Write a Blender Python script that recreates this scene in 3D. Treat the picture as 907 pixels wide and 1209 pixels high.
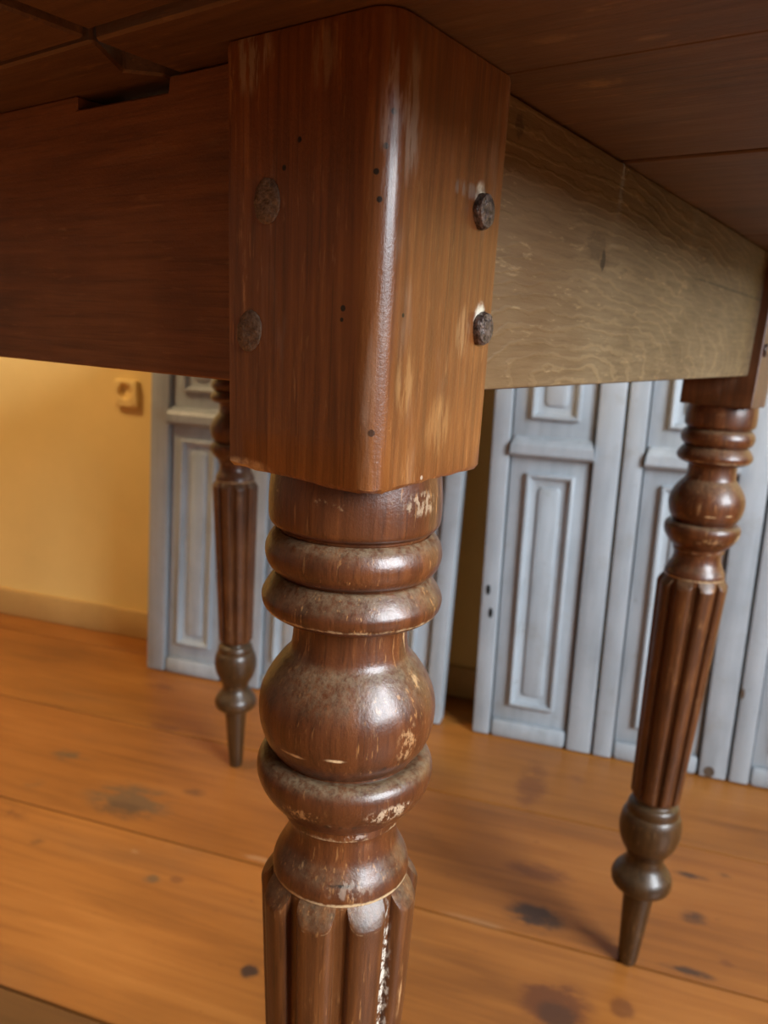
import bpy, bmesh, math, random
from mathutils import Vector, Matrix
random.seed(7)
scene = bpy.context.scene
COL = scene.collection
for o in list(bpy.data.objects):
    bpy.data.objects.remove(o)

# ------------------------------------------------------------------ camera
FPX = 903.42                      # focal length in pixels of the 907 x 1209 frame
CAM = Vector((-0.17205, -0.12475, 0.63762))
YAW, PITCH, ROLL = 0.62002, 0.28456, 0.0501
fw = Vector((math.cos(YAW) * math.cos(PITCH), math.sin(YAW) * math.cos(PITCH), -math.sin(PITCH)))
rt = Vector((math.sin(YAW), -math.cos(YAW), 0))
up = rt.cross(fw)
rt2 = math.cos(ROLL) * rt + math.sin(ROLL) * up
up2 = -math.sin(ROLL) * rt + math.cos(ROLL) * up
cd = bpy.data.cameras.new('camera')
cam = bpy.data.objects.new('camera', cd)
COL.objects.link(cam)
m = Matrix.Identity(4)
for i in range(3):
    m[i][0], m[i][1], m[i][2], m[i][3] = rt2[i], up2[i], -fw[i], CAM[i]
cam.matrix_world = m
cd.sensor_fit = 'AUTO'
cd.sensor_width = 36
cd.lens = FPX * 36 / 1209
cd.shift_x = 12.58 / 1209
cd.shift_y = 56.84 / 1209
cd.clip_start = 0.01
cd.dof.use_dof = True
cd.dof.focus_distance = 0.235
cd.dof.aperture_fstop = 17
scene.camera = cam

# ------------------------------------------------------------------ world, daylight, exposure
D_ANG = math.atan2(-0.9486, 0.3165)          # the room's own axes: x along the back wall, y towards it
DV = Vector((math.cos(D_ANG), math.sin(D_ANG), 0))
WV = Vector((-math.sin(D_ANG), math.cos(D_ANG), 0))
def room(s, t, z=0):
    return DV * s + WV * t + Vector((0, 0, z))
ROOM = dict(left=-2.7, right=2.0, back=1.10, front=-2.6, top=2.75)

world = bpy.data.worlds.new('sky')
scene.world = world
world.use_nodes = True
bg = world.node_tree.nodes['Background']
bg.inputs[0].default_value = (0.62, 0.78, 1.0, 1)
bg.inputs[1].default_value = 0.6
LAMP = 92.0                                  # brightness of the guessed, unseen warm globe

def window_light(name, pos, aim, sx, sy, power, color):
    d = bpy.data.lights.new(name, 'AREA')
    d.shape = 'RECTANGLE'; d.size = sx; d.size_y = sy
    d.energy = power; d.color = color
    o = bpy.data.objects.new(name, d)
    COL.objects.link(o)
    o.location = pos
    o.rotation_euler = (-aim).to_track_quat('Z', 'Y').to_euler()
    return o
# tall window in the right wall
WIN_R = dict(c=-0.80, half=0.75, z0=0.90, z1=2.40)
window_light('daylight_right', room(ROOM['right'] + 0.14, WIN_R['c'], (WIN_R['z0'] + WIN_R['z1']) / 2), -DV,
             WIN_R['half'] * 2, WIN_R['z1'] - WIN_R['z0'], 250, (0.86, 0.93, 1.0))
vs = scene.view_settings
vs.view_transform = 'Standard'
vs.look = 'None'
vs.exposure = 0.0
vs.gamma = 1.0
vs.use_curve_mapping = False

# ------------------------------------------------------------------ object helpers
def link(name, me, mat=None, parent=None, loc=(0, 0, 0), rot=(0, 0, 0)):
    o = bpy.data.objects.new(name, me)
    COL.objects.link(o)
    o.location = loc
    o.rotation_euler = rot
    if mat is not None:
        me.materials.clear(); me.materials.append(mat)
    if parent is not None:
        o.parent = parent
    return o
def mesh_from_bm(name, bm, smooth=False, angle=None):
    me = bpy.data.meshes.new(name)
    bm.normal_update()
    bm.to_mesh(me); bm.free()
    if smooth:
        for p in me.polygons: p.use_smooth = True
        if angle is not None:
            try: me.set_sharp_from_angle(angle=math.radians(angle))
            except Exception: pass
    return me
def tag(o, label=None, cat=None, group=None, kind=None):
    if label: o['label'] = label
    if cat: o['category'] = cat
    if group: o['group'] = group
    if kind: o['kind'] = kind
    return o
def empty(name, loc=(0, 0, 0), rot=(0, 0, 0), parent=None):
    o = bpy.data.objects.new(name, None)
    COL.objects.link(o)
    o.location = loc; o.rotation_euler = rot
    o.empty_display_size = 0.05
    if parent: o.parent = parent
    return o
def add_box(bm, x0, x1, y0, y1, z0, z1, bev=0.0, seg=1):
    vs_ = [bm.verts.new((x, y, z)) for x in (x0, x1) for y in (y0, y1) for z in (z0, z1)]
    F = [(0, 1, 3, 2), (4, 6, 7, 5), (0, 4, 5, 1), (2, 3, 7, 6), (0, 2, 6, 4), (1, 5, 7, 3)]
    fs = [bm.faces.new([vs_[i] for i in f]) for f in F]
    if bev > 0:
        es = list({e for f in fs for e in f.edges})
        bmesh.ops.bevel(bm, geom=es, offset=bev, segments=seg, affect='EDGES', profile=0.5)
def box_mesh(name, x0, x1, y0, y1, z0, z1, bev=0.0, seg=1):
    bm = bmesh.new()
    add_box(bm, x0, x1, y0, y1, z0, z1, bev, seg)
    return mesh_from_bm(name, bm, bev > 0, 35)
def prism_mesh(name, poly, lo, hi, axis='z', bev=0.0):
    """poly: list of 2-D points; extruded along axis from lo to hi."""
    bm = bmesh.new()
    def P(a, b, c):
        return {'z': (a, b, c), 'x': (c, a, b), 'y': (a, c, b)}[axis]
    A = [bm.verts.new(P(a, b, lo)) for a, b in poly]
    B = [bm.verts.new(P(a, b, hi)) for a, b in poly]
    n = len(poly)
    bm.faces.new(A[::-1]); bm.faces.new(B)
    for i in range(n):
        bm.faces.new((A[i], A[(i + 1) % n], B[(i + 1) % n], B[i]))
    bmesh.ops.recalc_face_normals(bm, faces=bm.faces)
    if bev > 0:
        bmesh.ops.bevel(bm, geom=list(bm.edges), offset=bev, segments=1, affect='EDGES')
    return mesh_from_bm(name, bm)

# ------------------------------------------------------------------ materials
class NT:
    def __init__(self, name):
        self.mat = bpy.data.materials.new(name)
        self.mat.use_nodes = True
        self.t = self.mat.node_tree
        self.t.nodes.clear()
        self.out = self.t.nodes.new('ShaderNodeOutputMaterial')
        self.b = self.t.nodes.new('ShaderNodeBsdfPrincipled')
        self.t.links.new(self.b.outputs[0], self.out.inputs[0])
    def put(self, sock, v):
        if isinstance(v, bpy.types.NodeSocket): self.t.links.new(v, sock)
        elif v is not None:
            if sock.type == 'RGBA' and len(v) == 3: v = (*v, 1)
            sock.default_value = v
    def n(self, typ, **kw):
        nd = self.t.nodes.new('ShaderNode' + typ)
        for k, v in kw.items():
            setattr(nd, k, v)
        return nd
    def math(self, op, a, b=None, c=None, clamp=False):
        nd = self.n('Math', operation=op, use_clamp=clamp)
        self.put(nd.inputs[0], a)
        if b is not None: self.put(nd.inputs[1], b)
        if c is not None: self.put(nd.inputs[2], c)
        return nd.outputs[0]
    def vmath(self, op, a, b=None):
        nd = self.n('VectorMath', operation=op)
        self.put(nd.inputs[0], a)
        if b is not None: self.put(nd.inputs[1], b)
        return nd.outputs[0]
    def noise(self, co, scale, detail=4, rough=0.55, dist=0.0):
        nd = self.n('TexNoise')
        self.put(nd.inputs['Vector'], co)
        nd.inputs['Scale'].default_value = scale
        nd.inputs['Detail'].default_value = detail
        nd.inputs['Roughness'].default_value = rough
        nd.inputs['Distortion'].default_value = dist
        return nd.outputs['Fac']
    def scale(self, co, s):
        nd = self.n('Mapping')
        self.put(nd.inputs['Vector'], co)
        nd.inputs['Scale'].default_value = s
        return nd.outputs[0]
    def step(self, v, a, b, lo=0.0, hi=1.0):
        nd = self.n('MapRange', interpolation_type='SMOOTHSTEP')
        self.put(nd.inputs[0], v)
        nd.inputs[1].default_value = a; nd.inputs[2].default_value = b
        nd.inputs[3].default_value = lo; nd.inputs[4].default_value = hi
        return nd.outputs[0]
    def mix(self, f, a, b, blend='MIX'):
        nd = self.n('Mix', data_type='RGBA', blend_type=blend)
        self.put(nd.inputs[0], f); self.put(nd.inputs[6], a); self.put(nd.inputs[7], b)
        return nd.outputs[2]
    def ramp(self, v, stops):
        nd = self.n('ValToRGB')
        self.put(nd.inputs[0], v)
        cr = nd.color_ramp
        while len(cr.elements) < len(stops): cr.elements.new(0.5)
        for e, (p, c) in zip(cr.elements, stops):
            e.position = p; e.color = (*c, 1)
        return nd.outputs[0]
    def blot(self, co, centre, radii, rotz=0.0, wob=None, edge=(0.0, 0.55)):
        """soft ellipsoid mask with a shape of its own (a stain, knot, crack or hole)"""
        nd = self.n('Mapping', vector_type='TEXTURE')
        self.put(nd.inputs['Vector'], co)
        nd.inputs['Location'].default_value = centre
        nd.inputs['Rotation'].default_value = (0, 0, rotz)
        nd.inputs['Scale'].default_value = radii
        g = self.n('TexGradient', gradient_type='SPHERICAL')
        self.t.links.new(nd.outputs[0], g.inputs[0])
        v = g.outputs['Fac']
        if wob is not None:
            v = self.math('MULTIPLY', v, wob)
        return self.step(v, *edge)
    def bump(self, h, strength, dist, prev=None):
        nd = self.n('Bump')
        self.put(nd.inputs['Height'], h)
        nd.inputs['Strength'].default_value = strength
        nd.inputs['Distance'].default_value = dist
        if prev is not None: self.put(nd.inputs['Normal'], prev)
        return nd.outputs[0]
    def done(self, color, rough, normal=None, spec=0.5, coat=0.0, coat_rough=0.2):
        self.put(self.b.inputs['Base Color'], color)
        self.put(self.b.inputs['Roughness'], rough)
        self.b.inputs['Specular IOR Level'].default_value = spec
        if normal is not None: self.put(self.b.inputs['Normal'], normal)
        self.b.inputs['Coat Weight'].default_value = coat
        self.b.inputs['Coat Roughness'].default_value = coat_rough
        return self.mat
    def objco(self, rnd=True):
        tc = self.n('TexCoord').outputs['Object']
        if not rnd: return tc
        r = self.n('ObjectInfo').outputs['Random']
        cb = self.n('CombineXYZ')
        for i, k in enumerate((3.1, 7.3, 5.7)):
            self.put(cb.inputs[i], self.math('MULTIPLY', r, k))
        return self.vmath('ADD', tc, cb.outputs[0])

def table_wood(name, dark, base, light, axis=2, rough=0.38, dust=0.0, wear=0.25, smear=0.0, spots=None, coat=0.15, grain=1.0):
    """stained, varnished hardwood; axis = grain direction"""
    N = NT(name)
    raw = N.n('TexCoord').outputs['Object']
    co = N.objco()
    st = [1.0, 1.0, 1.0]; st[axis] = 0.045
    s1 = N.scale(co, tuple(st))
    streak = N.noise(s1, 330 * grain, 5, 0.62)
    st2 = [1.0, 1.0, 1.0]; st2[axis] = 0.02
    pore = N.noise(N.scale(co, tuple(st2)), 1100, 2, 0.5)
    broad = N.noise(co, 22, 3, 0.5)
    v = N.math('ADD', N.math('MULTIPLY', streak, 0.65), N.math('MULTIPLY', broad, 0.35))
    col = N.ramp(v, [(0.28, dark), (0.50, base), (0.72, light)])
    col = N.mix(N.math('MULTIPLY', N.step(pore, 0.56, 0.68), 0.45), col, dark)
    # rubbed-through patches and small scratches
    w1 = N.noise(N.scale(co, tuple(0.22 if i == axis else 1.0 for i in range(3))), 150, 6, 0.7)
    w2 = N.noise(co, 30, 2, 0.5)
    wm = N.math('MULTIPLY', N.step(w1, 0.60, 0.70), N.step(w2, 0.48, 0.62))
    col = N.mix(N.math('MULTIPLY', wm, wear), col, (0.62, 0.36, 0.16))
    fl = N.noise(N.scale(co, tuple(0.10 if i == axis else 1.0 for i in range(3))), 620, 3, 0.6)
    col = N.mix(N.math('MULTIPLY', N.step(fl, 0.60, 0.70), N.math('MULTIPLY', N.step(w2, 0.36, 0.6), wear * 0.9)), col, (0.46, 0.22, 0.075))
    at = N.n('Attribute', attribute_name='wear').outputs['Fac']
    wn = N.noise(co, 240, 4, 0.7)
    col = N.mix(N.math('MULTIPLY', N.step(N.math('ADD', at, N.math('MULTIPLY', wn, 1.3)), 1.12, 1.55), 0.85), col, (0.60, 0.43, 0.24))
    if smear > 0:
        sm = N.noise(N.scale(co, tuple(0.18 if i == axis else 1.0 for i in range(3))), 70, 4, 0.6)
        col = N.mix(N.math('MULTIPLY', N.step(sm, 0.56, 0.72), smear), col, (0.46, 0.37, 0.28))
    rg = N.math('ADD', N.math('MULTIPLY', w1, 0.22), rough - 0.11)
    if dust > 0:
        nz = N.n('SeparateXYZ')
        g = N.n('NewGeometry')
        N.t.links.new(g.outputs['Normal'], nz.inputs[0])
        dn = N.noise(co, 420, 5, 0.75)
        dm = N.math('MULTIPLY', N.step(nz.outputs[2], 0.22, 0.85), N.step(dn, 0.30, 0.66))
        dm = N.math('MULTIPLY', dm, dust)
        col = N.mix(dm, col, (0.235, 0.180, 0.105))
        rg = N.math('ADD', rg, N.math('MULTIPLY', dm, 0.22))
    if spots:
        wob = N.step(N.noise(co, 260, 3, 0.6), 0.3, 0.7, 0.5, 1.4)
        wobv = N.step(N.noise(N.scale(co, (1, 1, 0.12)), 420, 4, 0.65), 0.36, 0.62, 0.0, 1.5)
        wobp = N.step(N.noise(N.scale(co, (1, 1, 0.5)), 480, 4, 0.7), 0.44, 0.62, 0.0, 1.6)
        for c, r, colr, k, kind, *ro in spots:
            mk = N.blot(raw, c, r, ro[0] if ro else 0, {'s': wobv, 'b': wob, 'p': wobp, 'd': None}[kind], (0.0, 0.3) if kind == 'd' else (0.05, 0.7))
            col = N.mix(N.math('MULTIPLY', mk, k), col, colr)
    fine = N.noise(co, 900, 3, 0.6)
    nb = N.bump(streak, 0.25, 0.0006)
    nb = N.bump(fine, 0.35, 0.0003, nb)
    nb = N.bump(w1, 0.3, 0.0006, nb)
    return N.done(col, rg, nb, 0.5, coat, 0.18)

HOLE = (0.012, 0.006, 0.003)
PALE = (0.62, 0.52, 0.40)
block_spots = [
    # woodworm holes near the rounded corner and on the left face
    ((0.0022, 0.0022, 0.684), (0.0009,) * 3, HOLE, 1, 'd'), ((0.0036, 0.0012, 0.692), (0.0009,) * 3, HOLE, 1, 'd'),
    ((0.0010, 0.0040, 0.678), (0.0009,) * 3, HOLE, 1, 'd'), ((0.0016, 0.0030, 0.6715), (0.0009,) * 3, HOLE, 1, 'd'),
    ((0.0, 0.0295, 0.6875), (0.0009,) * 3, HOLE, 1, 'd'), ((0.0, 0.035, 0.681), (0.0009,) * 3, HOLE, 1, 'd'),
    ((0.0, 0.0125, 0.6445), (0.0010,) * 3, HOLE, 1, 'd'), ((0.0, 0.0128, 0.6415), (0.0007,) * 3, HOLE, 1, 'd'),
    ((0.011, 0.0, 0.6435), (0.0007,) * 3, HOLE, 1, 'd'), ((0.0020, 0.0024, 0.6115), (0.0012,) * 3, HOLE, .8, 'd'),
    ((0.001, 0.0125, 0.5975), (0.0008,) * 3, PALE, .8, 'd'), ((0.026, 0, 0.5965), (0.0008,) * 3, PALE, .6, 'd'),
    # pale smears by the upper corner, rubbed lower edges
    ((0.010, 0.0, 0.692), (0.006, 0.006, 0.020), (0.50, 0.43, 0.35), 0.34, 's'),
    ((0.003, 0.001, 0.688), (0.004, 0.004, 0.024), (0.60, 0.54, 0.48), 0.36, 's'),
    ((0.0, 0.022, 0.706), (0.01, 0.006, 0.010), (0.36, 0.25, 0.16), 0.35, 's'),
    ((0.0, 0.048, 0.710), (0.01, 0.010, 0.012), (0.40, 0.31, 0.23), 0.55, 's'),
    ((0.0, 0.050, 0.5955), (0.006, 0.014, 0.004), (0.66, 0.42, 0.20), 0.75, 'b'),
    ((0.014, 0.0, 0.626), (0.006, 0.006, 0.014), (0.55, 0.30, 0.11), 0.30, 's'),
    ((0.034, 0.0, 0.612), (0.010, 0.006, 0.012), (0.55, 0.30, 0.11), 0.22, 's'),
    ((0.045, 0.0, 0.640), (0.006, 0.006, 0.010), (0.62, 0.40, 0.19), 0.25, 's'),
    ((0.040, 0.0, 0.680), (0.010, 0.004, 0.003), (0.20, 0.17, 0.15), 0.5, 's'),
    # pale filler left round the nail heads of the right face
    ((0.0488, 0.0, 0.6788), (0.0042, 0.004, 0.0060), (0.72, 0.66, 0.52), 1.0, 'b'),
    ((0.0542, 0.0, 0.6448), (0.0046, 0.004, 0.0062), (0.76, 0.70, 0.56), 1.0, 'b'),
]
def turn_spot(deg, rad, z, along, high, colr, k, kind='b'):
    a = math.radians(deg)
    return ((rad * math.cos(a), rad * math.sin(a), z), (0.004, along, high), colr, k, kind, a)
turn_spots = [turn_spot(221, 0.0248, 0.4478, 0.0075, 0.0009, HOLE, 1.0), turn_spot(226, 0.0250, 0.4465, 0.012, 0.0050, (0.42, 0.33, 0.25), 0.35, 'p'),
    turn_spot(182, 0.0318, 0.5010, 0.0070, 0.0009, (0.62, 0.42, 0.22), 0.9), turn_spot(211, 0.0318, 0.5025, 0.0050, 0.0009, (0.66, 0.47, 0.26), 0.9),
    turn_spot(243, 0.0305, 0.4975, 0.0016, 0.0020, HOLE, 0.8), turn_spot(258, 0.0322, 0.5060, 0.006, 0.010, (0.52, 0.30, 0.14), 0.5, 'p'),
    turn_spot(190, 0.0318, 0.4795, 0.010, 0.0035, (0.55, 0.33, 0.14), 0.65, 'p'), turn_spot(248, 0.0318, 0.4805, 0.012, 0.0045, (0.62, 0.46, 0.30), 0.65, 'p'),
    turn_spot(207, 0.0300, 0.4760, 0.0016, 0.0016, HOLE, 0.7), turn_spot(216, 0.0300, 0.4760, 0.0013, 0.0013, HOLE, 0.6), turn_spot(225, 0.0300, 0.4760, 0.0013, 0.0013, HOLE, 0.6),
    turn_spot(262, 0.0293, 0.5880, 0.010, 0.0050, (0.46, 0.34, 0.22), 0.5, 'p'), turn_spot(228, 0.0223, 0.4665, 0.006, 0.0014, (0.44, 0.34, 0.28), 0.7, 'p')]
M = {}
M['block'] = table_wood('stained_block_wood', (0.072, 0.0225, 0.006), (0.172, 0.055, 0.0125), (0.285, 0.105, 0.025), 2, 0.36, 0, 0.40, 0.20, block_spots, 0.25)
M['turning'] = table_wood('stained_turned_wood', (0.030, 0.0090, 0.0032), (0.090, 0.0260, 0.0078), (0.175, 0.056, 0.0150), 2, 0.36, 0.55, 0.60, 0.0, turn_spots, 0.25, 0.6)
M['reed'] = table_wood('stained_reeded_wood', (0.024, 0.0080, 0.003), (0.090, 0.029, 0.008), (0.200, 0.072, 0.019), 2, 0.40, 0.5, 0.55, 0.0, [((-0.0046, -0.0256, 0.392), (0.0032, 0.0042, 0.056), (0.66, 0.60, 0.50), 0.9, 'p')], 0.12, 0.8)
M['apron_dark'] = table_wood('stained_rail_wood', (0.090, 0.032, 0.009), (0.180, 0.064, 0.017), (0.26, 0.102, 0.030), 1, 0.50, 0, 0.22, 0.06, None, 0.05)
M['foot'] = table_wood('dark_foot_wood', (0.018, 0.0085, 0.003), (0.050, 0.0225, 0.0070), (0.092, 0.042, 0.013), 2, 0.36, 0.20, 0.3, 0.0, None, 0.25, 0.6)
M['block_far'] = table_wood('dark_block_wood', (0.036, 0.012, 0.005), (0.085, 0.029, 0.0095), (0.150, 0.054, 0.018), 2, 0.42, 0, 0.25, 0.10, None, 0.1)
M['apron_dark_x'] = table_wood('stained_rail_wood_cross', (0.075, 0.026, 0.010), (0.145, 0.048, 0.016), (0.20, 0.072, 0.024), 0, 0.50, 0, 0.22, 0.06, None, 0.05)
M['plank_top'] = table_wood('tabletop_underside_wood', (0.050, 0.023, 0.009), (0.105, 0.048, 0.018), (0.150, 0.073, 0.029), 1, 0.55, 0, 0.22, 0.05,
    [((0.041, -0.022, 0.715), (0.004, 0.010, 0.004), (0.25, 0.14, 0.06), 0.45, 'b'),
     ((0.083, -0.020, 0.715), (0.006, 0.011, 0.004), (0.27, 0.16, 0.06), 0.5, 'b'),
     ((0.052, -0.045, 0.715), (0.002, 0.006, 0.003), (0.27, 0.16, 0.08), 0.45, 'b')], 0.0)

def pale_apron():
    N = NT('bare_rail_wood')
    raw = N.n('TexCoord').outputs['Object']
    sx = N.n('SeparateXYZ'); N.t.links.new(raw, sx.inputs[0])
    X, Z = sx.outputs[0], sx.outputs[2]
    # flat-sawn figure: nested arches opening from the lower edge
    dx = N.math('SUBTRACT', X, 0.155)
    nse = N.noise(N.scale(raw, (0.30, 1, 1)), 30, 5, 0.6)
    r = N.math('SQRT', N.math('ADD', N.math('MULTIPLY', N.math('MULTIPLY', dx, dx), 0.055),
                              N.math('POWER', N.math('ABSOLUTE', N.math('SUBTRACT', Z, 0.6205)), 2.0)))
    r = N.math('ADD', r, N.math('MULTIPLY', nse, 0.030))
    ring = N.math('SINE', N.math('MULTIPLY', r, 1150))
    ring = N.step(ring, 0.35, 1.0)
    fine = N.noise(N.scale(raw, (0.06, 1, 1)), 480, 5, 0.7)
    broad = N.noise(raw, 14, 3, 0.5)
    col = N.ramp(N.math('ADD', N.math('MULTIPLY', fine, 0.6), N.math('MULTIPLY', broad, 0.4)),
                 [(0.30, (0.060, 0.037, 0.018)), (0.5, (0.135, 0.091, 0.047)), (0.68, (0.20, 0.145, 0.080))])
    col = N.mix(N.math('MULTIPLY', N.math('MULTIPLY', ring, N.step(broad, 0.3, 0.65)), 0.45), col, (0.27, 0.190, 0.095))
    # rusty brown tint left of the board, dry grey to the right
    tint = N.step(N.math('ADD', X, N.math('MULTIPLY', broad, 0.16)), 0.10, 0.33)
    col = N.mix(N.math('MULTIPLY', N.math('SUBTRACT', 1.0, tint), 0.55), col, (0.20, 0.105, 0.036))
    scr = N.noise(N.scale(raw, (0.18, 1, 1)), 340, 5, 0.7)
    col = N.mix(N.math('MULTIPLY', N.step(scr, 0.58, 0.70), 0.45), col, (0.40, 0.28, 0.14))
    wob = N.step(N.noise(raw, 330, 3, 0.6), 0.3, 0.7, 0.3, 1.5)
    for c, rr, k in [((0.1748, 0.0077, 0.674), (0.0035, 0.02, 0.0050), 0.9), ((0.165, 0.0077, 0.679), (0.014, 0.02, 0.007), 0.35),
                     ((0.43, 0.0077, 0.6795), (0.13, 0.02, 0.0011), 0.85), ((0.085, 0.0077, 0.707), (0.004, 0.02, 0.005), 0.6)]:
        col = N.mix(N.math('MULTIPLY', N.blot(raw, c, rr, 0, wob, (0.03, 0.4)), k), col, (0.030, 0.016, 0.008))
    nb = N.bump(fine, 0.3, 0.0006)
    nb = N.bump(ring, 0.25, 0.0006, nb)
    nb = N.bump(scr, 0.3, 0.0006, nb)
    return N.done(col, 0.55, nb, 0.4)
M['apron_pale'] = pale_apron()

def shutter_paint():
    N = NT('old_blue_grey_paint')
    co = N.objco()
    b = N.noise(co, 7, 4, 0.6)
    v = N.noise(N.scale(co, (1, 1, 0.10)), 60, 4, 0.6)
    col = N.ramp(N.math('ADD', N.math('MULTIPLY', b, 0.5), N.math('MULTIPLY', v, 0.5)),
                 [(0.34, (0.285, 0.325, 0.358)), (0.5, (0.375, 0.422, 0.460)), (0.66, (0.435, 0.485, 0.525))])
    chip = N.math('MULTIPLY', N.step(N.noise(co, 60, 5, 0.7), 0.64, 0.69), N.step(b, 0.45, 0.6))
    col = N.mix(N.math('MULTIPLY', chip, 0.4), col, (0.14, 0.13, 0.12))
    dirt = N.noise(co, 18, 5, 0.7)
    col = N.mix(N.math('MULTIPLY', N.step(dirt, 0.52, 0.75), 0.35), col, (0.25, 0.235, 0.20))
    nb = N.bump(v, 0.15, 0.002)
    return N.done(col, 0.42, nb, 0.45)
M['shutter'] = shutter_paint()

def plain(name, c, rough=0.6, var=0.1, scale=12, bump=0.15, bd=0.002, spec=0.4):
    N = NT(name)
    co = N.objco(False)
    n1 = N.noise(co, scale, 5, 0.6)
    d = tuple(x * (1 - var) for x in c); l = tuple(min(1, x * (1 + var)) for x in c)
    col = N.ramp(n1, [(0.35, d), (0.65, l)])
    nb = N.bump(N.noise(co, scale * 14, 4, 0.6), bump, bd)
    return N.done(col, rough, nb, spec)
M['wall'] = plain('yellow_limewash', (0.86, 0.64, 0.25), 0.8, 0.05, 3, 0.2, 0.002, 0.25)
M['skirting'] = plain('ochre_skirting_paint', (0.56, 0.36, 0.13), 0.6, 0.08, 8)
M['ceiling'] = plain('brown_board_ceiling', (0.20, 0.14, 0.09), 0.8, 0.1, 4)
M['wall_dark'] = plain('dark_panelled_wall', (0.16, 0.11, 0.07), 0.7, 0.1, 4)
M['white'] = plain('white_window_paint', (0.80, 0.80, 0.78), 0.5, 0.03, 10)
M['dark'] = plain('dark_hole', (0.012, 0.012, 0.012), 0.9, 0.1)
M['rust'] = plain('brown_rust', (0.10, 0.065, 0.04), 0.8, 0.4, 200)
M['subfloor'] = plain('dark_subfloor', (0.05, 0.028, 0.014), 0.9, 0.2)

def nail_mat(name, c1, c2, metal, rough):
    N = NT(name)
    co = N.objco()
    v = N.noise(co, 700, 5, 0.7)
    col = N.ramp(v, [(0.38, c1), (0.62, c2)])
    N.b.inputs['Metallic'].default_value = metal
    return N.done(col, rough, N.bump(N.noise(co, 420, 3, 0.6), 0.9, 0.0012), 0.5)
M['nail'] = nail_mat('rusted_iron_nail', (0.035, 0.026, 0.022), (0.21, 0.16, 0.14), 0.55, 0.40)
M['nail_flat'] = nail_mat('worn_flat_nail', (0.10, 0.062, 0.040), (0.21, 0.150, 0.105), 0.3, 0.42)

def floor_mat():
    N = NT('varnished_pine_boards')
    geo = N.n('NewGeometry').outputs['Position']
    co = N.objco()
    oi = N.n('ObjectInfo')
    g1 = N.noise(N.scale(co, (0.06, 1, 1)), 75, 5, 0.6, 0.6)
    g2 = N.noise(N.scale(co, (0.30, 1, 1)), 9, 3, 0.5)
    v = N.math('ADD', N.math('MULTIPLY', g1, 0.45), N.math('MULTIPLY', g2, 0.55))
    col = N.ramp(v, [(0.32, (0.215, 0.076, 0.016)), (0.5, (0.340, 0.124, 0.024)), (0.68, (0.43, 0.172, 0.037))])
    sp = N.noise(N.scale(co, (0.5, 1, 1)), 70, 4, 0.65)
    col = N.mix(N.math('MULTIPLY', N.step(sp, 0.66, 0.75), 0.6), col, (0.16, 0.055, 0.018))
    col = N.mix(1.0, col, oi.outputs['Color'], 'MULTIPLY')
    wob = N.step(N.noise(N.scale(co, (0.45, 1, 1)), 34, 6, 0.68), 0.30, 0.66, 0.0, 1.6)
    DK = (0.055, 0.030, 0.020); GR = (0.135, 0.080, 0.040); BR = (0.15, 0.05, 0.018); LT = (0.66, 0.46, 0.26)
    a = D_ANG
    for x, y, rs, rtt, c, k in [
        (0.549, 0.135, 0.045, 0.035, DK, .95), (0.452, 0.068, 0.050, 0.045, BR, .9), (0.440, 0.060, 0.026, 0.022, DK, .6),
        (0.395, 0.679, 0.090, 0.050, GR, .85), (0.372, 0.665, 0.060, 0.026, DK, .45), (0.409, 0.837, 0.045, 0.022, GR, .85),
        (0.3325, 0.8126, 0.024, 0.016, GR, .5), (0.267, 0.689, 0.016, 0.013, DK, .5), (0.2869, 0.3339, 0.013, 0.013, DK, .95),
        (0.3109, 0.5244, 0.014, 0.011, GR, .8), (0.330, 0.582, 0.010, 0.007, LT, .5), (0.80, 0.257, 0.030, 0.10, BR, .6),
        (0.6285, 0.1618, 0.060, 0.022, BR, .75), (0.7452, 0.0117, 0.030, 0.010, DK, .9), (0.5807, -0.0274, 0.036, 0.010, DK, .9),
        (0.6707, -0.0114, 0.022, 0.017, DK, .8), (0.7737, -0.0225, 0.014, 0.008, DK, .7), (0.4897, 0.0115, 0.016, 0.022, BR, .7),
        (0.5598, 0.8046, 0.040, 0.014, BR, .6), (0.466, 0.624, 0.024, 0.013, DK, .5), (0.364, 0.555, 0.050, 0.006, LT, .22),
        (0.4218, 0.4471, 0.040, 0.006, LT, .22), (0.273, 0.7735, 0.04, 0.02, BR, .6), (0.65, 0.93, 0.05, 0.02, BR, .5),
        (0.86, 0.21, 0.02, 0.02, BR, .5), (0.50, 0.19, 0.05, 0.006, LT, .15), (0.62, -0.06, 0.012, 0.01, BR, .6), (0.33, 0.50, 0.012, 0.008, BR, .6)]:
        mk = N.blot(geo, (x, y, 0), (rs, rtt, 0.05), a, wob, (0.05, 0.75))
        col = N.mix(N.math('MULTIPLY', mk, k), col, c)
    # faint grey soiling that follows nothing but itself
    so = N.noise(N.scale(co, (0.4, 1, 1)), 5.5, 4, 0.6)
    col = N.mix(N.math('MULTIPLY', N.step(so, 0.5, 0.72), 0.28), col, (0.19, 0.10, 0.045))
    rg = N.math('ADD', N.math('MULTIPLY', so, 0.25), 0.24)
    nb = N.bump(g1, 0.06, 0.002)
    nb = N.bump(g2, 0.10, 0.006, nb)
    return N.done(col, rg, nb, 0.4)
M['floor'] = floor_mat()

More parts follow.
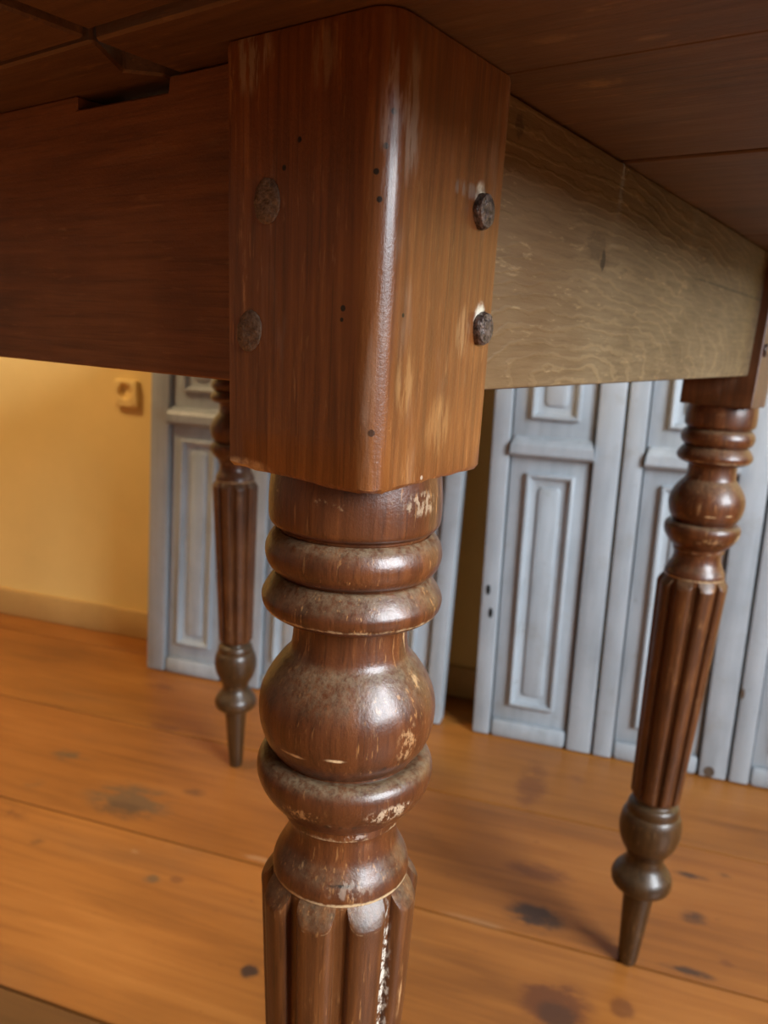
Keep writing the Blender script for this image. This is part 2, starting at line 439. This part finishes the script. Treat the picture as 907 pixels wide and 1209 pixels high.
# ------------------------------------------------------------------ the room
RROT = (0, 0, D_ANG)
L_, R_, B_, F_, T_ = ROOM['left'], ROOM['right'], ROOM['back'], ROOM['front'], ROOM['top']
def struct(name, me, mat, parent=None, loc=(0, 0, 0), rot=RROT):
    o = link(name, me, mat, parent, loc, (0, 0, 0) if parent else rot)
    if parent is None: o['kind'] = 'structure'
    return o
floor = struct('floor', box_mesh('floor', L_, R_, F_, B_, -0.06, -0.024), M['subfloor'])
tag(floor, 'orange varnished pine floor of wide boards', kind='structure')
edges = [-2.6, -2.24, -1.99, -1.74, -1.49, -1.24, -0.985, -0.735, -0.485, -0.235, 0.02, 0.275, 0.531, 0.774, 1.022, 1.10]
for i in range(len(edges) - 1):
    a, b = edges[i], edges[i + 1]
    me = box_mesh('floor_plank', L_, R_, a + 0.0017, b - 0.0017, -0.024, 0.0, 0.0006)
    o = link('floor_plank', me, M['floor'], floor)
    k = random.uniform(0.92, 1.06)
    o.color = (k, k * random.uniform(0.96, 1.03), k, 1)
    if abs(a - 0.02) < 1e-6: o.color = (0.46, 0.50, 0.80, 1); o['label'] = 'darker brown floor board'
struct('ceiling', box_mesh('ceiling', L_, R_, F_, B_, T_, T_ + 0.1), M['ceiling'])
struct('wall_back', box_mesh('wall_back', L_, R_, B_, B_ + 0.12, -0.06, T_), M['wall'])
struct('wall_front', box_mesh('wall_front', L_, R_, F_ - 0.12, F_, -0.06, T_), M['wall_dark'])
def wall_with_window(name, x0, x1, w):
    bm = bmesh.new()
    t0, t1 = w['c'] - w['half'], w['c'] + w['half']
    add_box(bm, x0, x1, F_ - 0.12, t0, -0.06, T_)
    add_box(bm, x0, x1, t1, B_ + 0.12, -0.06, T_)
    add_box(bm, x0, x1, t0, t1, -0.06, w['z0'])
    add_box(bm, x0, x1, t0, t1, w['z1'], T_)
    struct(name, mesh_from_bm(name, bm), M['wall_dark'])
wall_with_window('wall_right', R_, R_ + 0.12, WIN_R)
struct('wall_left', box_mesh('wall_left', L_ - 0.12, L_, F_ - 0.12, B_ + 0.12, -0.06, T_), M['wall_dark'])
def window(name, x0, x1, w):
    t0, t1, z0, z1 = w['c'] - w['half'], w['c'] + w['half'], w['z0'], w['z1']
    bm = bmesh.new()
    for a in ((t0, t0 + 0.05, z0, z1), (t1 - 0.05, t1, z0, z1), (t0 + 0.05, t1 - 0.05, z0, z0 + 0.05), (t0 + 0.05, t1 - 0.05, z1 - 0.05, z1)):
        add_box(bm, x0, x1, *a)
    o = struct(name, mesh_from_bm(name, bm), M['white'])
    link('window_mullion', box_mesh('window_mullion', x0, x1, w['c'] - 0.04, w['c'] + 0.04, z0 + 0.05, z1 - 0.05), M['white'], o)
    for k in (1, 2):
        z = z0 + (z1 - z0) * k / 3
        link('glazing_bar', box_mesh('glazing_bar', x0 + 0.01, x1 - 0.01, t0 + 0.05, t1 - 0.05, z - 0.014, z + 0.014), M['white'], o)
window('window_1', R_ + 0.05, R_ + 0.09, WIN_R)
bm = bmesh.new()
add_box(bm, L_, R_, B_ - 0.012, B_, 0.0, 0.060, 0.003, 2)
struct('baseboard_back', mesh_from_bm('baseboard_back', bm, True, 35), M['skirting'])

# unseen globe lamp, a guessed source for the warm light from upper left
def pendant():
    root = empty('guessed_lamp', room(-1.50, 0.30, T_), RROT)
    tag(root, 'guessed warm globe lamp hanging out of view at the upper left', 'lamp')
    N = NT('lit_opal_glass')
    N.b.inputs['Emission Color'].default_value = (1.0, 0.68, 0.34, 1)
    N.b.inputs['Emission Strength'].default_value = LAMP
    glass = N.done((0.9, 0.85, 0.75), 0.3)
    pts = [(4, -890), (60, -896), (108, -925), (130, -975), (130, -1020), (108, -1070), (60, -1102), (4, -1110)]
    link('lamp_globe', lathe('lamp_globe', pts, 40), glass, root)
    link('lamp_cord', lathe('lamp_cord', [(4, -30), (4, -880)], 10), M['white'], root)
    link('lamp_canopy', lathe('lamp_canopy', [(55, 0), (52, -12), (30, -30), (4, -34)], 28), M['white'], root)
    link('lamp_collar', lathe('lamp_collar', [(20, -860), (38, -880), (38, -900)], 24), M['white'], root)

# wall socket: square painted plate with a round well
def socket():
    root = empty('wall_socket', room(-0.8515, B_, 0.508), RROT)
    tag(root, 'small square painted wall socket on the yellow wall', 'socket')
    bm = bmesh.new()
    h, rr = 0.0262, 0.005
    def sq(inset, y):
        pts = []
        for cx, cz, a0 in ((1, 1, 0), (-1, 1, 90), (-1, -1, 180), (1, -1, 270)):
            for k in range(8):
                a = math.radians(a0 + k * 90 / 7)
                q = h - inset - rr
                pts.append(bm.verts.new((cx * q + rr * math.cos(a), y, cz * q + rr * math.sin(a))))
        return pts
    def circ(r, y, cx=-0.001, cz=0.004):
        return [bm.verts.new((cx + r * math.cos(math.radians(45 * 0 + i * 360 / 32 + 0)), y, cz + r * math.sin(math.radians(i * 360 / 32)))) for i in range(32)]
    loops = [sq(0, 0.0), sq(0, -0.009), sq(0.0025, -0.0115), circ(0.0165, -0.0115), circ(0.0150, -0.0095), circ(0.0145, -0.003)]
    for A, B in zip(loops, loops[1:]):
        for i in range(32):
            bm.faces.new((A[i], A[(i + 1) % 32], B[(i + 1) % 32], B[i]))
    bm.faces.new(loops[-1])
    bmesh.ops.recalc_face_normals(bm, faces=bm.faces)
    link('socket_plate', mesh_from_bm('socket_plate', bm, True, 40), M['wall'], root)
    for sx in (-1, 1):
        b2 = bmesh.new()
        bmesh.ops.create_cone(b2, cap_ends=True, segments=12, radius1=0.0024, radius2=0.0024, depth=0.0015,
                              matrix=Matrix.Translation((-0.001 + sx * 0.0075, -0.0033, 0.004)) @ Matrix.Rotation(math.pi / 2, 4, 'X'))
        link('socket_hole', mesh_from_bm('socket_hole', b2), M['skirting'], root)
socket()

# ------------------------------------------------------------------ shutters leaning on the back wall
LEAN = 0.0625
SH_H = 1.62
def loft(bm, loops, cap=True):
    n = len(loops[0])
    V = [[bm.verts.new(p) for p in lp] for lp in loops]
    for A, B in zip(V, V[1:]):
        for i in range(n):
            bm.faces.new((A[i], A[(i + 1) % n], B[(i + 1) % n], B[i]))
    if cap: bm.faces.new(V[-1])
def rect8(x0, x1, z0, z1, y, ch):
    return [(x0 + ch, y, z0), (x1 - ch, y, z0), (x1, y, z0 + ch), (x1, y, z1 - ch), (x1 - ch, y, z1), (x0 + ch, y, z1), (x0, y, z1 - ch), (x0, y, z0 + ch)]
def shutter(s0, width, shear, mirror, label, chip=False):
    root = empty('shutter', room(s0, 0.967, 0.0022), (-LEAN, 0, D_ANG))
    tag(root, label, 'shutter', 'panelled shutters leaning on the wall')
    f = width / 0.198
    def X(x):
        return (width - x * f) if mirror else x * f
    def fin(name, bm, mat=None):
        for v in bm.verts:
            v.co.x += shear * v.co.z
        bmesh.ops.recalc_face_normals(bm, faces=bm.faces)
        return link(name, mesh_from_bm(name, bm, True, 28), mat or M['shutter'], root)
    def bx(name, x0, x1, y0, y1, z0, z1, bev=0.0016):
        a, b = sorted((X(x0), X(x1)))
        bm = bmesh.new(); add_box(bm, a, b, y0, y1, z0, z1, bev, 2)
        return fin(name, bm)
    g = 0.0020
    bx('stile', 0.0 + g, 0.030, 0.0, 0.032, 0.0, SH_H, 0.003)
    bx('stile', 0.1575, 0.198 - g, 0.0, 0.032, 0.0, SH_H, 0.003)
    bx('back_board', 0.0325, 0.1545, 0.0095, 0.024, 0.0, SH_H, 0.0015)
    bx('back_lining', 0.029, 0.1585, 0.024, 0.031, 0.001, SH_H - 0.001, 0.0)
    bx('rail', 0.0325, 0.1545, 0.001, 0.0098, 0.0, 0.030, 0.006)
    bx('rail', 0.0305, 0.157, 0.001, 0.0095, SH_H - 0.05, SH_H, 0.004)
    def panel(z0, z1):
        a, b = sorted((X(0.0585), X(0.1325)))
        bm = bmesh.new()
        def lp(i, y, ch=0.0004): return rect8(a + i, b - i, z0 + i, z1 - i, y, ch)
        loft(bm, [lp(0, 0.0095), lp(0.0004, 0.0020), lp(0.0030, 0.0002), lp(0.0060, 0.0015), lp(0.0085, 0.0075), lp(0.0095, 0.0082),
                  lp(0.0200, 0.0082, 0.0035), lp(0.0215, 0.0050, 0.0045), lp(0.0245, 0.0035, 0.0055)])
        fin('panel', bm)
    def bar(zc):
        a, b = sorted((X(0.0300), X(0.1600)))
        bm = bmesh.new()
        prof = [(0.0095, -0.0165, 0.004), (0.004, -0.0158, 0.001), (-0.005, -0.0135, 0.001), (-0.0082, -0.0100, 0.002), (-0.0085, 0.0030, 0.003), (-0.0055, 0.0085, 0.005), (0.002, 0.0140, 0.007), (0.0095, 0.0168, 0.009)]
        A = [bm.verts.new((a + e, y, zc + z)) for y, z, e in prof]
        B = [bm.verts.new((b - e, y, zc + z)) for y, z, e in prof]
        for i in range(len(prof) - 1):
            bm.faces.new((A[i], A[i + 1], B[i + 1], B[i]))
        bm.faces.new(A); bm.faces.new(B[::-1]); bm.faces.new((A[0], B[0], B[-1], A[-1]))
        fin('cross_bar', bm)
    panel(0.058, 0.444); bar(0.4840)
    panel(0.527, 0.660); bar(0.705)
    panel(0.745, 1.130); bar(1.172)
    panel(1.212, 1.545)
    return root
def hole(root, x, z, rx, rz, shear, mat=None, name='bolt_hole'):
    bm = bmesh.new()
    n = 14
    A = [bm.verts.new((x + rx * math.cos(i * 2 * math.pi / n), -0.0006, z + rz * math.sin(i * 2 * math.pi / n))) for i in range(n)]
    B = [bm.verts.new((v.co.x, 0.004, v.co.z)) for v in A]
    bm.faces.new(A); bm.faces.new(B[::-1])
    for i in range(n): bm.faces.new((A[i], A[(i + 1) % n], B[(i + 1) % n], B[i]))
    for v in bm.verts: v.co.x += shear * v.co.z
    bmesh.ops.recalc_face_normals(bm, faces=bm.faces)
    link(name, mesh_from_bm(name, bm), mat or M['dark'], root)
shutter(-0.7447, 0.1900, 0.016, True, 'blue-grey panelled shutter leaning beside the bare yellow wall')
shutter(-0.5400, 0.1720, 0.008, True, 'blue-grey panelled shutter behind the far table leg, middle of its three')
shutter(-0.3540, 0.1940, 0.000, True, 'blue-grey panelled shutter mostly hidden behind the nearest table leg')
o = shutter(-0.1069, 0.1977, -0.033, False, 'blue-grey panelled shutter with two dark bolt holes, right of the dark gap')
hole(o, 0.0125, 0.250, 0.0036, 0.0088, -0.033); hole(o, 0.0190, 0.212, 0.0036, 0.0088, -0.033)
o = shutter(0.0908, 0.2047, -0.033, False, 'blue-grey panelled shutter directly behind the right-hand table leg')
hole(o, 0.1775, 0.010, 0.008, 0.009, -0.033, M['rust'], 'broken_corner')
o = shutter(0.2955, 0.1980, -0.033, False, 'blue-grey panelled shutter cut off by the right edge of the view')
hole(o, 0.004, 0.1450, 0.0028, 0.0085, -0.033, M['rust'], 'rusty_hinge_mark')

# ------------------------------------------------------------------ the table
ZT, ZB, ZA = 0.715, 0.5944, 0.6209            # tabletop underside, block bottom, rail bottom
BX, BY = 0.0627, 0.0579                        # block section
LX, LY = 0.5859, 0.6614                        # outer size over the legs
RX, RY = 0.0119, 0.0077                        # how far the rails sit back from the block faces
table = empty('table', (0, 0, 0))
tag(table, 'old brown wooden table with turned and reeded legs, seen from underneath', 'table')

def block_mesh():
    """leg block, outer corner at the origin, rounded; thin sagging lower edge at the corner"""
    bm = bmesh.new()
    r, nseg = 0.0075, 8
    outl = []
    for k in range(nseg + 1):
        a = math.radians(180 + 90 * k / nseg)
        outl.append((r + r * math.cos(a), r + r * math.sin(a)))
    e = 0.0010
    nx = 10
    for k in range(1, nx): outl.append((r + (BX - e - r) * k / nx, 0))
    outl += [(BX - e, 0), (BX, e), (BX, BY - e), (BX - e, BY), (e, BY), (0, BY - e)]
    for k in range(1, nx): outl.append((0, BY - e - (BY - e - r) * k / nx))
    def ring(z, inset=0.0, sag=False):
        V = []
        for i, (x, y) in enumerate(outl):
            cx, cy = BX / 2, BY / 2
            zz = z
            if sag:
                d = math.hypot(x - cx, y - cy)
                zz = z + 0.0016 * math.cos(min(1, max(x, y) / BX) * math.pi) * -1 * 0.5 + random.uniform(-0.0003, 0.0003)
            fx = 1 - inset / (BX / 2); fy = 1 - inset / (BY / 2)
            V.append(bm.verts.new((cx + (x - cx) * fx, cy + (y - cy) * fy, zz)))
        return V
    rings = [ring(ZT - 0.0004, 0.0004), ring(ZT - 0.002)]
    for k in range(1, 8): rings.append(ring(ZT - (ZT - ZB) * k / 8))
    rings += [ring(ZB + 0.0016, 0, True), ring(ZB + 0.0003, 0.0010, True), ring(ZB + 0.0014, 0.006, False)]
    n = len(outl)
    for A, B in zip(rings, rings[1:]):
        for i in range(n): bm.faces.new((A[i], A[(i + 1) % n], B[(i + 1) % n], B[i]))
    bm.faces.new(rings[0]); bm.faces.new(rings[-1][::-1])
    bmesh.ops.recalc_face_normals(bm, faces=bm.faces)
    return mesh_from_bm('leg', bm, True, 40)

def set_wear(me, fn):
    a = me.attributes.new('wear', 'FLOAT', 'POINT')
    for i, v in enumerate(me.vertices):
        a.data[i].value = fn(v.co)
    return me
def spline(pts, sub=4):
    """Catmull-Rom through (r, z); a repeated point keeps a crisp corner"""
    out = []
    segs, cur = [], [pts[0]]
    for p in pts[1:]:
        if p == cur[-1]:
            segs.append(cur); cur = [p]
        else: cur.append(p)
    segs.append(cur)
    for sg in segs:
        if len(sg) < 3:
            out += sg; continue
        for i in range(len(sg) - 1):
            p0 = sg[max(i - 1, 0)]; p1 = sg[i]; p2 = sg[i + 1]; p3 = sg[min(i + 2, len(sg) - 1)]
            for k in range(sub):
                t = k / sub
                out.append(tuple(0.5 * (2 * p1[j] + (p2[j] - p0[j]) * t + (2 * p0[j] - 5 * p1[j] + 4 * p2[j] - p3[j]) * t * t + (3 * p1[j] - p0[j] - 3 * p2[j] + p3[j]) * t ** 3) for j in (0, 1)))
        out.append(sg[-1])
    return out
def lathe(name, pts, n=72, wob=0.0):
    bm = bmesh.new()
    prof = spline(pts)
    rings = []
    for r, z in prof:
        rings.append([bm.verts.new((r / 1000 * math.cos(2 * math.pi * i / n), r / 1000 * math.sin(2 * math.pi * i / n), z / 1000)) for i in range(n)])
    for A, B in zip(rings, rings[1:]):
        for i in range(n): bm.faces.new((A[i], A[(i + 1) % n], B[(i + 1) % n], B[i]))
    bm.faces.new(rings[0]); bm.faces.new(rings[-1][::-1])
    bmesh.ops.remove_doubles(bm, verts=bm.verts, dist=1e-6)
    bmesh.ops.recalc_face_normals(bm, faces=bm.faces)
    return mesh_from_bm(name, bm, True, 38)
TURN = [(28.4, 597), (28.5, 594), (29.3, 587), (29.3, 579.5), (28.6, 577), (26.8, 575.6), (26.2, 575.2), (26.2, 575.2),
        (25.8, 574.0), (25.8, 574.0), (26.6, 574.2), (28.8, 572.2), (30.2, 569.2), (30.5, 566.4), (29.8, 563.4), (28.2, 561.0), (26.2, 559.8), (26.2, 559.8),
        (25.8, 559.0), (25.8, 559.0), (27.0, 558.6), (29.4, 555.6), (31.2, 552.4), (31.5, 550.2), (30.6, 547.4), (28.0, 545.3), (25.0, 544.2), (21.0, 543.6), (21.0, 543.6),
        (20.5, 542.4), (20.3, 538.5), (20.6, 534.0), (21.6, 530.2), (25.0, 526.2), (28.8, 520.6), (31.3, 515.0), (32.2, 509.0), (31.6, 502.5), (29.8, 496.8), (27.0, 492.6), (25.6, 491.2), (25.6, 491.2),
        (25.6, 490.6), (25.6, 490.6), (28.6, 490.8), (31.4, 489.0), (32.7, 485.5), (32.3, 481.0), (30.2, 476.2), (26.6, 471.4), (23.4, 468.3), (22.6, 467.8), (22.6, 467.8),
        (22.3, 464.6), (22.3, 464.6), (21.3, 464.0), (21.3, 464.0), (20.6, 461.0), (20.7, 457.6), (21.6, 453.6), (23.6, 449.6), (25.4, 446.2), (26.4, 442.6), (26.2, 440.0), (26.2, 440.0), (24.0, 437.0), (24.0, 430.0)]
FOOT = [(18.5, 214.0), (18.8, 203.0), (18.8, 203.0), (19.6, 200.4), (23.0, 198.6), (25.0, 194.0), (25.2, 188.6), (25.2, 188.6), (26.4, 187.4), (26.4, 187.4), (28.4, 183.0), (29.9, 176.0), (30.2, 168.0), (29.0, 159.0),
        (25.8, 150.0), (21.2, 142.0), (18.8, 137.2), (18.6, 133.0), (20.0, 128.0), (24.0, 121.8), (28.2, 116.0), (30.2, 110.4), (30.2, 105.6), (28.6, 101.0), (24.0, 98.2), (24.0, 98.2),
        (16.2, 97.0), (16.2, 97.0), (15.7, 92.0), (13.6, 60.0), (11.3, 22.0), (10.2, 6.0), (9.8, 4.5), (9.8, 4.5), (9.2, 4.0), (9.2, 4.0), (9.0, 0.8), (8.2, 0.0)]
def reed_mesh():
    """nine rounded reeds with flat-bottomed grooves between them, tops cut to scallops"""
    bm = bmesh.new()
    NR, GH = 9, 4.6
    phase = math.radians(219.4)               # a groove faces the near corner of the table
    cell = 360 / NR
    ang = []
    half = cell / 2 - GH
    for c in range(NR):
        ctr = c * cell
        ang.append((ctr - GH, 0.0)); ang.append((ctr, 0.0)); ang.append((ctr + GH, 0.0))
        for k in range(1, 16):
            u = -math.cos(math.pi * k / 16)
            ang.append((ctr + cell / 2 + u * half, (1 - abs(u) ** 3.6) ** 0.5))
    n = len(ang)
    zs = [427, 422, 412, 400, 380, 355, 330, 300, 270, 240, 222, 212, 208]
    def R(z): return 31.2 + (24.2 - 31.2) * (433 - z) / (433 - 207)
    rings = []
    def ring(fn):
        V = []
        for a, h in ang:
            r, z = fn(h, a)
            t = math.radians(a) + phase
            V.append(bm.verts.new((r / 1000 * math.cos(t), r / 1000 * math.sin(t), z / 1000)))
        rings.append(V)
    GR = 0.84
    ring(lambda h, a: (22.0, 441.5))
    ring(lambda h, a: (25.0, 441.2))
    def top(h, a, f):
        r1 = R(433) * (GR + (1 - GR) * h)
        r = 25.4 + (r1 - 25.4) * f
        return r, 441.0 - max(0.0, r - 25.4) * 1.55
    for f in (0.3, 0.6, 0.94): ring(lambda h, a, f=f: top(h, a, f))
    ring(lambda h, a: (top(h, a, 1.0)[0], top(h, a, 1.0)[1] - 0.7))
    ring(lambda h, a: (top(h, a, 1.0)[0], top(h, a, 1.0)[1] - 2.0))
    for z in zs:
        ring(lambda h, a, z=z: (R(z) * (GR + (1 - GR) * h), z))
    ring(lambda h, a: (R(206) * (GR + (1 - GR) * h) - 1.6 * h, 205.6))
    ring(lambda h, a: (18.0, 203.4))
    for A, B in zip(rings, rings[1:]):
        for i in range(n): bm.faces.new((A[i], A[(i + 1) % n], B[(i + 1) % n], B[i]))
    bm.faces.new(rings[0]); bm.faces.new(rings[-1][::-1])
    bmesh.ops.recalc_face_normals(bm, faces=bm.faces)
    me = mesh_from_bm('reeded_shaft', bm, True, 42)
    at = me.attributes.new('wear', 'FLOAT', 'POINT')      # the cut upper rims of the reeds are rubbed pale
    for i, (a, h) in enumerate(ang):
        at.data[5 * n + i].value = 0.50 + 0.22 * math.sin(i * 0.37) * math.cos(i * 0.11)
    return me
def near(v, c, w): return max(0.0, 1 - abs(v - c) / w)
me_block, me_turn, me_foot, me_reed = block_mesh(), lathe('turned_neck', TURN), lathe('foot', FOOT, 56), reed_mesh()

set_wear(me_block, lambda c: 0.36 if c.z < ZB + 0.0012 else 0.0)
set_wear(me_turn, lambda c: max(near(c.z, 0.5474, 0.0022) * 0.75, near(c.z, 0.4768, 0.0045) * 0.55, near(c.z, 0.4648, 0.0012) * 0.8, near(c.z, 0.4405, 0.0022) * 0.95, near(c.z, 0.5885, 0.006) * 0.45))
def nail_mesh(name, rx, rz, t, facets, seed):
    """hammered oval head in the local xz plane, standing out along -y"""
    rnd = random.Random(seed)
    bm = bmesh.new()
    n = 18
    def lp(k, y, j):
        return [bm.verts.new((rx * k * math.cos(i * 2 * math.pi / n) * (1 + rnd.uniform(-j, j)), y + rnd.uniform(-j, j) * t * 0.6, rz * k * math.sin(i * 2 * math.pi / n) * (1 + rnd.uniform(-j, j)))) for i in range(n)]
    L = [lp(0.94, 0.0015, 0.0), lp(1.0, -t * 0.55, facets), lp(0.90, -t * 0.95, facets), lp(0.5, -t * 1.12, facets)]
    for A, B in zip(L, L[1:]):
        for i in range(n): bm.faces.new((A[i], A[(i + 1) % n], B[(i + 1) % n], B[i]))
    c = bm.verts.new((0, -t * 1.15, 0))
    for i in range(n): bm.faces.new((L[-1][i], L[-1][(i + 1) % n], c))
    bm.faces.new(L[0][::-1])
    bmesh.ops.recalc_face_normals(bm, faces=bm.faces)
    return mesh_from_bm(name, bm, True, 30)
me_nail = nail_mesh('nail_head', 0.0049, 0.0052, 0.0026, 0.07, 3)
me_nail_flat = nail_mesh('nail_head', 0.0050, 0.0062, 0.0007, 0.03, 5)

# the four legs: near, right, far, left (mirrored blocks keep their round corner outwards)
for k, (cx, cy, mx, my) in enumerate([(0, 0, 1, 1), (LX, 0, -1, 1), (LX, LY, -1, -1), (0, LY, 1, -1)]):
    me = me_block
    if mx * my < 0 or mx < 0:
        me = me_block.copy()
        me.transform(Matrix.Diagonal((mx, my, 1, 1)))
        if mx * my < 0: me.flip_normals()
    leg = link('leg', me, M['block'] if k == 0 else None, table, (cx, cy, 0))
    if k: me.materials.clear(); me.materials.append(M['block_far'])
    ax, ay = mx * BX / 2, my * BY / 2
    rz = 0.0 if k == 0 else (0.35 * k)
    for nm, ms, mt in (('turned_neck', me_turn, 'turning'), ('reeded_shaft', me_reed, 'reed'), ('foot', me_foot, 'foot')):
        link(nm, ms, M[mt], leg, (ax, ay, 0), (0, 0, rz))
    # nail heads: two on each outer face
    nx = [(0.0497, 0.6754), (0.0553, 0.6416)]
    ny = [(0.0412, 0.6727), (0.0481, 0.6372)]
    for j, (a, z) in enumerate(nx):
        o = link('nail_head', me_nail, M['nail'], leg, (mx * a, 0, z), (0, 0.4 * j, 0 if my > 0 else math.pi))
        if k == 0: o['label'] = 'proud rusty hammered nail head with pale filler round it'
    for j, (a, z) in enumerate(ny):
        o = link('nail_head', me_nail_flat, M['nail_flat'], leg, (0, my * a, z), (0, 0.3 * j, -math.pi / 2 if mx > 0 else math.pi / 2))
        if k == 0: o['label'] = 'flat worn nail head almost flush with the wood'

pendant()

# rails (aprons): left one notched at its upper edge, right one of bare pale wood
y0, y1 = BY - 0.012, LY - BY + 0.012
left_poly = [(y0, ZA), (y1, ZA), (y1, ZT), (0.1470, ZT), (0.1475, ZT - 0.0045), (0.0975, ZT - 0.0050), (0.0965, ZT - 0.0004), (y0, ZT - 0.0004)]
link('apron', prism_mesh('apron', left_poly, RX, RX + 0.022, 'x', 0.0006), M['apron_dark'], table)['label'] = 'dark red-brown rail with a notch in its top edge'
link('apron', box_mesh('apron', LX - RX - 0.022, LX - RX, y0, y1, ZA, ZT, 0.0015), M['apron_dark'], table)
x0, x1 = BX - 0.012, LX - BX + 0.012
link('apron', box_mesh('apron', x0, x1, RY, RY + 0.022, ZA, ZT, 0.0016, 2), M['apron_pale'], table)['label'] = 'pale bare wood rail with a knot and arched grain'
link('apron', box_mesh('apron', x0, x1, LY - RY - 0.022, LY - RY, ZA, ZT, 0.0015), M['apron_dark_x'], table)

# tabletop boards: they run with the left rail and are butted across at y = 0.094
OV, TH = 0.165, 0.024
xs = [-OV, -0.0190, 0.0615, 0.1865, 0.31, 0.43, 0.55, LX + OV]
for i in range(len(xs) - 1):
    a, b = xs[i] + 0.0009, xs[i + 1] - 0.0009
    dz = 0.0
    ya, yb = -OV, 0.0925
    lift = {0: 0.0022, 1: 0.0, 2: 0.0007, 3: 0.0}.get(i, 0.0005)
    poly = [(a, ya), (b, ya), (b, yb), (a, yb)]
    link('tabletop_plank', prism_mesh('tabletop_plank', poly, ZT + lift, ZT + TH, 'z', 0.0008), M['plank_top'], table)
    yc, yd = 0.0945, LY + OV
    if i == 0: poly = [(a, yc + 0.0005), (b, yc), (b, yd), (a, yd)]
    elif i == 1: poly = [(a, yc), (a + 0.002, yc), (0.0035, 0.1085), (0.0120, 0.1000), (b, 0.0955), (b, yd), (a, yd)]
    else: poly = [(a, yc), (b, yc), (b, yd), (a, yd)]
    link('tabletop_plank', prism_mesh('tabletop_plank', poly, ZT + {0: 0.0004, 1: 0.0}.get(i, 0.0005), ZT + TH, 'z', 0.0008), M['plank_top'], table)
